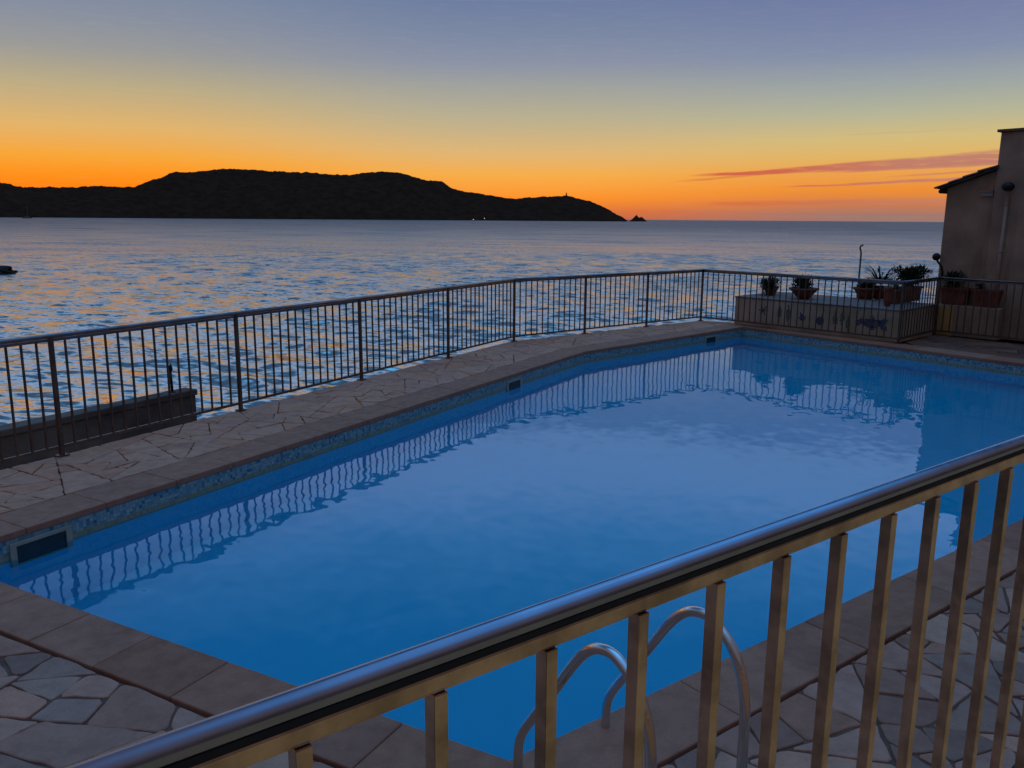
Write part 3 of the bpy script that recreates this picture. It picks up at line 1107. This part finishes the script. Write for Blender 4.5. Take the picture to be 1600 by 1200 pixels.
# local axes: x along the front to the right, y away from the pool
bm = bmesh.new()
f0 = [(-.14, 0, 0), (7, 0, 0), (7, 0, 3.11), (.78, 0, 3.11), (-.14, 0, 2.79)]
fv = [bm.verts.new(q) for q in f0]
bvv = [bm.verts.new((q[0], 6, q[2])) for q in f0]
bm.faces.new(fv); bm.faces.new(bvv)
for k in range(5):
    bm.faces.new((fv[k], fv[(k + 1) % 5], bvv[(k + 1) % 5], bvv[k]))
link_bm('wall', bm, M_HOUSE, hs, bevel=.02)
bm = bmesh.new()
prism(bm, [(.735, -.06), (7.0, -.06), (7.0, -.004), (.735, -.004)], 0.0, 3.76)
prism(bm, [(.739, -.003), (6.99, -.003), (6.99, 2.4), (.739, 2.4)], 2.2, 3.758)
link_bm('tower', bm, M_HOUSE, hs, bevel=.015)
bm = bmesh.new()
prism(bm, [(.68, -.11), (7.0, -.11), (7.0, 2.5), (.68, 2.5)], 3.762, 3.81)
link_bm('tower_cap', bm, M_TILE_ROOF, hs, bevel=.008)
# tiled lean-to roof: rows of barrel tiles that run down the slope to the left
sl_ = math.atan2(3.11 - 2.79, .92)
Mr = Matrix.Translation((-.14, 0, 2.80)) @ Matrix.Rotation(-sl_, 4, 'Y')
bm = bmesh.new()
box(bm, (.43, 2.9, .012), (1.08, 6.1, .022), 0, 0, Mr)
for r_ in range(26):
    yy = -.12 + r_ * .24
    for t_ in range(4):
        a0 = -.16 + t_ * .27
        half_ring = []
        for xa, rad in ((a0, .085), (a0 + .33, .07)):
            half_ring.append([bm.verts.new(Mr @ Vector((xa, yy + math.cos(th) * rad, .03 + (.008 if xa == a0 else 0) * t_ + math.sin(th) * rad * .45)))
                              for th in (math.pi * k_ / 7 for k_ in range(8))])
        for k_ in range(7):
            bm.faces.new((half_ring[0][k_], half_ring[0][k_ + 1], half_ring[1][k_ + 1], half_ring[1][k_]))
        bm.faces.new(half_ring[0])
link_bm('roof', bm, M_TILE_ROOF, hs)
bm = bmesh.new(); tube(bm, [(-.215, -.10, 2.725), (-.215, 6, 2.725)], .04, 10); box(bm, (-.19, -.02, 2.735), (.13, .05, .03))
link_bm('gutter', bm, M_DARKMETAL, hs)
bm = bmesh.new(); tube(bm, [(.985, -.10, 2.62), (.975, -.10, .02)], .031, 14)
for zz in (2.45, 1.6, .75):
    lathe(bm, [(.031, zz), (.038, zz + .003), (.038, zz + .03), (.031, zz + .033)], (.98, -.10, 0), 14)
link_bm('drainpipe', bm, M_PIPE, hs)
bm = bmesh.new(); box(bm, (.60, -.02, 2.67), (.22, .04, .085)); box(bm, (.60, -.045, 2.715), (.24, .09, .012))
link_bm('vent', bm, M_WHITEP, hs, bevel=.004)


def house_pt(x_, y_, z_):
    c_ = HP + DH * x_ + NH * y_
    return (c_.x, c_.y, z_)


# wall lamps, both unlit
wl = tag(empty('wall_lamp', house_pt(1.0, -.06, 2.78), ph), 'dark dome wall lamp high on the tower face, unlit', 'lamp')
bm = bmesh.new(); lathe(bm, [(.02, .085), (.06, .075), (.105, .03), (.11, .0), (.085, -.045), (.05, -.07), (.01, -.075)], (0, -.12, 0), 20)
link_bm('shade', bm, M_DARKMETAL, wl)
bm = bmesh.new(); box(bm, (0, -.01, .0), (.09, .02, .12)); tube(bm, [(0, -.01, .02), (0, -.08, .05)], .015, 8)
link_bm('bracket', bm, M_DARKMETAL, wl)
gl = tag(empty('wall_lamp', house_pt(-.14, -.02, 1.18), ph), 'round globe lamp on a bent stem at the left corner of the house', 'lamp')
bm = bmesh.new(); tube(bm, [(.09, .0, -.10), (.095, -.02, .02), (.08, -.06, .12), (.03, -.09, .19), (0, -.09, .24)], .02, 10)
link_bm('stem', bm, M_DARKMETAL, gl)
bm = bmesh.new(); bmesh.ops.create_uvsphere(bm, u_segments=18, v_segments=12, radius=.075, matrix=Matrix.Translation((-.02, -.09, .30)))
link_bm('globe', bm, M_DARKMETAL, gl, smooth=True)

# pole with a bent tip at the back of the planter
pp = A3_ + d3 * 2.05 - E_ * .12
po = tag(empty('bent_pole', (7.63, 18.37, SEA_Z + .0)), 'thin pole with a hooked tip standing behind the planter', 'pole')
bm = bmesh.new(); h_ = -SEA_Z
tube(bm, [(0, 0, 0), (0, 0, h_ + 1.44)], [.05, .018], 10)
link_bm('shaft', bm, M_DARKMETAL, po)
bm = bmesh.new(); tube(bm, [(0, 0, h_ + 1.44), (-.01, 0, h_ + 1.52), (-.035, 0, h_ + 1.57), (-.02, 0, h_ + 1.62), (.03, 0, h_ + 1.64)], .018, 8)
link_bm('hook', bm, M_DARKMETAL, po)


# ------------------------------------------------------------------ potted plants
def leaf(bm, base, tip, w, droop=0.0, mi=0):
    b3, t3 = Vector(base), Vector(tip)
    d = t3 - b3
    s3 = d.cross(Vector((0, 0, 1)))
    if s3.length < 1e-4:
        s3 = Vector((1, 0, 0))
    s3.normalize()
    m3 = b3 + d * .5 + Vector((0, 0, droop))
    v = [bm.verts.new(b3 - s3 * w * .35), bm.verts.new(b3 + s3 * w * .35), bm.verts.new(m3 + s3 * w), bm.verts.new(m3 - s3 * w), bm.verts.new(t3)]
    bm.faces.new((v[0], v[1], v[2], v[3])).material_index = mi
    bm.faces.new((v[3], v[2], v[4])).material_index = mi


def bush(c, rx, rz_, n_, ll, seed):
    rr = random.Random(seed)
    bm = bmesh.new()
    cl = [(rr.uniform(-.6, .6) * rx, rr.uniform(-.6, .6) * rx, rr.uniform(-.35, .55) * rz_, rr.uniform(.3, .6)) for _ in range(9)]
    for _ in range(n_):
        cx, cy, cz, cr = rr.choice(cl)
        while True:
            q = Vector((rr.uniform(-1, 1), rr.uniform(-1, 1), rr.uniform(-1, 1)))
            if q.length < 1:
                break
        b3 = Vector((c[0] + cx + q.x * rx * cr, c[1] + cy + q.y * rx * cr, c[2] + cz + q.z * rz_ * cr))
        if b3.z < c[2] - rz_:
            continue
        dr_ = (Vector((q.x, q.y, q.z + .35)).normalized() + Vector((rr.gauss(0, .35), rr.gauss(0, .35), rr.gauss(0, .35)))) * ll * rr.uniform(.6, 1.2)
        leaf(bm, b3, b3 + dr_, ll * .22, rr.uniform(0, .1) * ll)
    for _ in range(8):
        tube(bm, [(c[0], c[1], c[2] - rz_), (c[0] + rr.uniform(-.5, .5) * rx, c[1] + rr.uniform(-.5, .5) * rx, c[2] + rr.uniform(-.2, .5) * rz_)], [.008, .004], 5, cap=False)
    return bm


def spiky(c, n_, L, w, seed, lo=.15, hi=1.3):
    rr = random.Random(seed)
    bm = bmesh.new()
    for k_ in range(n_):
        an = rr.uniform(0, 6.28)
        elv = rr.uniform(lo, hi)
        l_ = L * rr.uniform(.6, 1.1)
        b3 = Vector((c[0], c[1], c[2])) + Vector((math.cos(an), math.sin(an), 0)) * rr.uniform(0, .03)
        d = Vector((math.cos(an) * math.cos(elv), math.sin(an) * math.cos(elv), math.sin(elv)))
        m3 = b3 + d * l_ * .6
        t3 = b3 + d * l_ + Vector((0, 0, -.22 * l_ * math.cos(elv)))
        leaf(bm, b3, m3, w, 0)
        leaf(bm, m3 - d * .02, t3, w * .8, .02)
    return bm


POTG = 'potted plants on the planter and ledge'


def pot_round(name, x_, y_, z_, r0, r1, h_, label, fol, mat=M_TERRA, leafm=M_LEAF):
    root = tag(empty(name, (x_, y_, z_)), label, 'potted plant', POTG)
    bm = bmesh.new()
    lathe(bm, [(r0, 0), (r0 + (r1 - r0) * .45, h_ * .4), (r1 * .97, h_ * .82), (r1 * 1.06, h_ * .83), (r1 * 1.08, h_), (r1 * .96, h_), (r1 * .92, h_ * .88)], seg=22)
    link_bm('pot', bm, mat, root)
    bm = bmesh.new(); lathe(bm, [(r1 * .93, h_ * .80), (r1 * .93, h_ * .90)], seg=16)
    link_bm('soil', bm, M_SOIL, root)
    if fol is not None:
        link_bm('foliage', fol, leafm, root)
    return root


def trough(x_, y_, z_, rz_, L, w, h_, label, fol, mat=M_TERRA2, leafm=M_LEAF):
    root = tag(empty('trough_plant', (x_, y_, z_), rz_), label, 'potted plant', POTG)
    bm = bmesh.new()
    t0, t1 = .86, 1.0
    lo = [(-L / 2 * t0, -w / 2 * t0), (L / 2 * t0, -w / 2 * t0), (L / 2 * t0, w / 2 * t0), (-L / 2 * t0, w / 2 * t0)]
    hi = [(-L / 2, -w / 2), (L / 2, -w / 2), (L / 2, w / 2), (-L / 2, w / 2)]
    a_ = [bm.verts.new((*q, 0)) for q in lo]
    b2 = [bm.verts.new((*q, h_ * .84)) for q in hi]
    bm.faces.new(a_)
    for k_ in range(4):
        bm.faces.new((a_[k_], a_[(k_ + 1) % 4], b2[(k_ + 1) % 4], b2[k_]))
    for sx, sy, ww, hh in ((0, -w / 2, L + .03, .025), (0, w / 2, L + .03, .025)):
        box(bm, (sx, sy, h_ * .92), (ww, hh, h_ * .16))
    for sx in (-L / 2, L / 2):
        box(bm, (sx, 0, h_ * .921), (.025, w - .027, h_ * .16))
    link_bm('pot', bm, mat, root, bevel=.004)
    bm = bmesh.new(); box(bm, (0, 0, h_ * .86), (L * .95, w * .9, .02))
    link_bm('soil', bm, M_SOIL, root)
    if fol is not None:
        link_bm('foliage', fol, leafm, root)
    return root


TP = .592
pot_round('potted_plant', 5.50, 17.70, TP, .09, .14, .15, 'low pot hidden under a round dark bush, leftmost on the planter', bush((0, 0, .19), .27, .18, 1100, .07, 11))
f_ = bush((0, 0, .30), .22, .14, 320, .09, 12)
rr = random.Random(5)
for k_ in range(26):
    an = rr.uniform(0, 6.28); l_ = rr.uniform(.16, .30)
    leaf(f_, (math.cos(an) * .08, math.sin(an) * .08, .18), (math.cos(an) * rr.uniform(.08, .2), math.sin(an) * rr.uniform(.08, .2), .18 + l_), .018)
tube(f_, [(.0, 0, .2), (.0, 0, .56)], [.005, .003], 5)
pot_round('potted_plant', 5.93, 16.92, TP, .11, .275, .22, 'wide terracotta bowl with spindly upright shoots, second pot from the left on the planter', f_)
pot_round('potted_plant', 7.23, 17.00, TP, .13, .24, .23, 'wide terracotta pot with a dry brown plant in the middle of the planter',
          bush((0, 0, .24), .22, .10, 380, .08, 13), M_TERRA, M_LEAF2)
pot_round('potted_plant', 7.02, 15.52, TP, .052, .075, .37, 'tall narrow terracotta pot at the right front corner of the planter',
          spiky((0, 0, .33), 10, .10, .012, 14), M_TERRA)
trough(7.42, 16.12, TP, math.atan2(E_.y, E_.x), .55, .24, .27, 'brown terracotta trough standing behind the narrow corner pot', spiky((0, 0, .26), 34, .30, .016, 15), M_TERRA2, M_LEAF2)
trough(7.95, 16.62, TP, math.atan2(E_.y, E_.x), .58, .24, .29, 'terracotta trough with a dense dark bush, at the back right of the planter', bush((0, 0, .47), .36, .19, 1500, .085, 16))
pot_round('potted_plant', 7.52, 17.0, TP, .12, .19, .26, 'round pot holding a spiky agave behind the troughs', spiky((0, 0, .30), 80, .58, .026, 17, .0, 1.0))
L1 = L0 + DH * .30 + NH * .2
trough(L1.x, L1.y, TP - .004, math.atan2(DH.y, DH.x), .46, .26, .33, 'square sided terracotta trough on the ledge, first one right of the planter', bush((-.05, 0, .46), .22, .14, 600, .07, 18))
L2 = L0 + DH * .86 + NH * .2
trough(L2.x, L2.y, TP - .004, math.atan2(DH.y, DH.x), .46, .26, .33, 'square sided terracotta trough at the right end of the ledge', bush((-.12, 0, .37), .09, .06, 120, .05, 19))
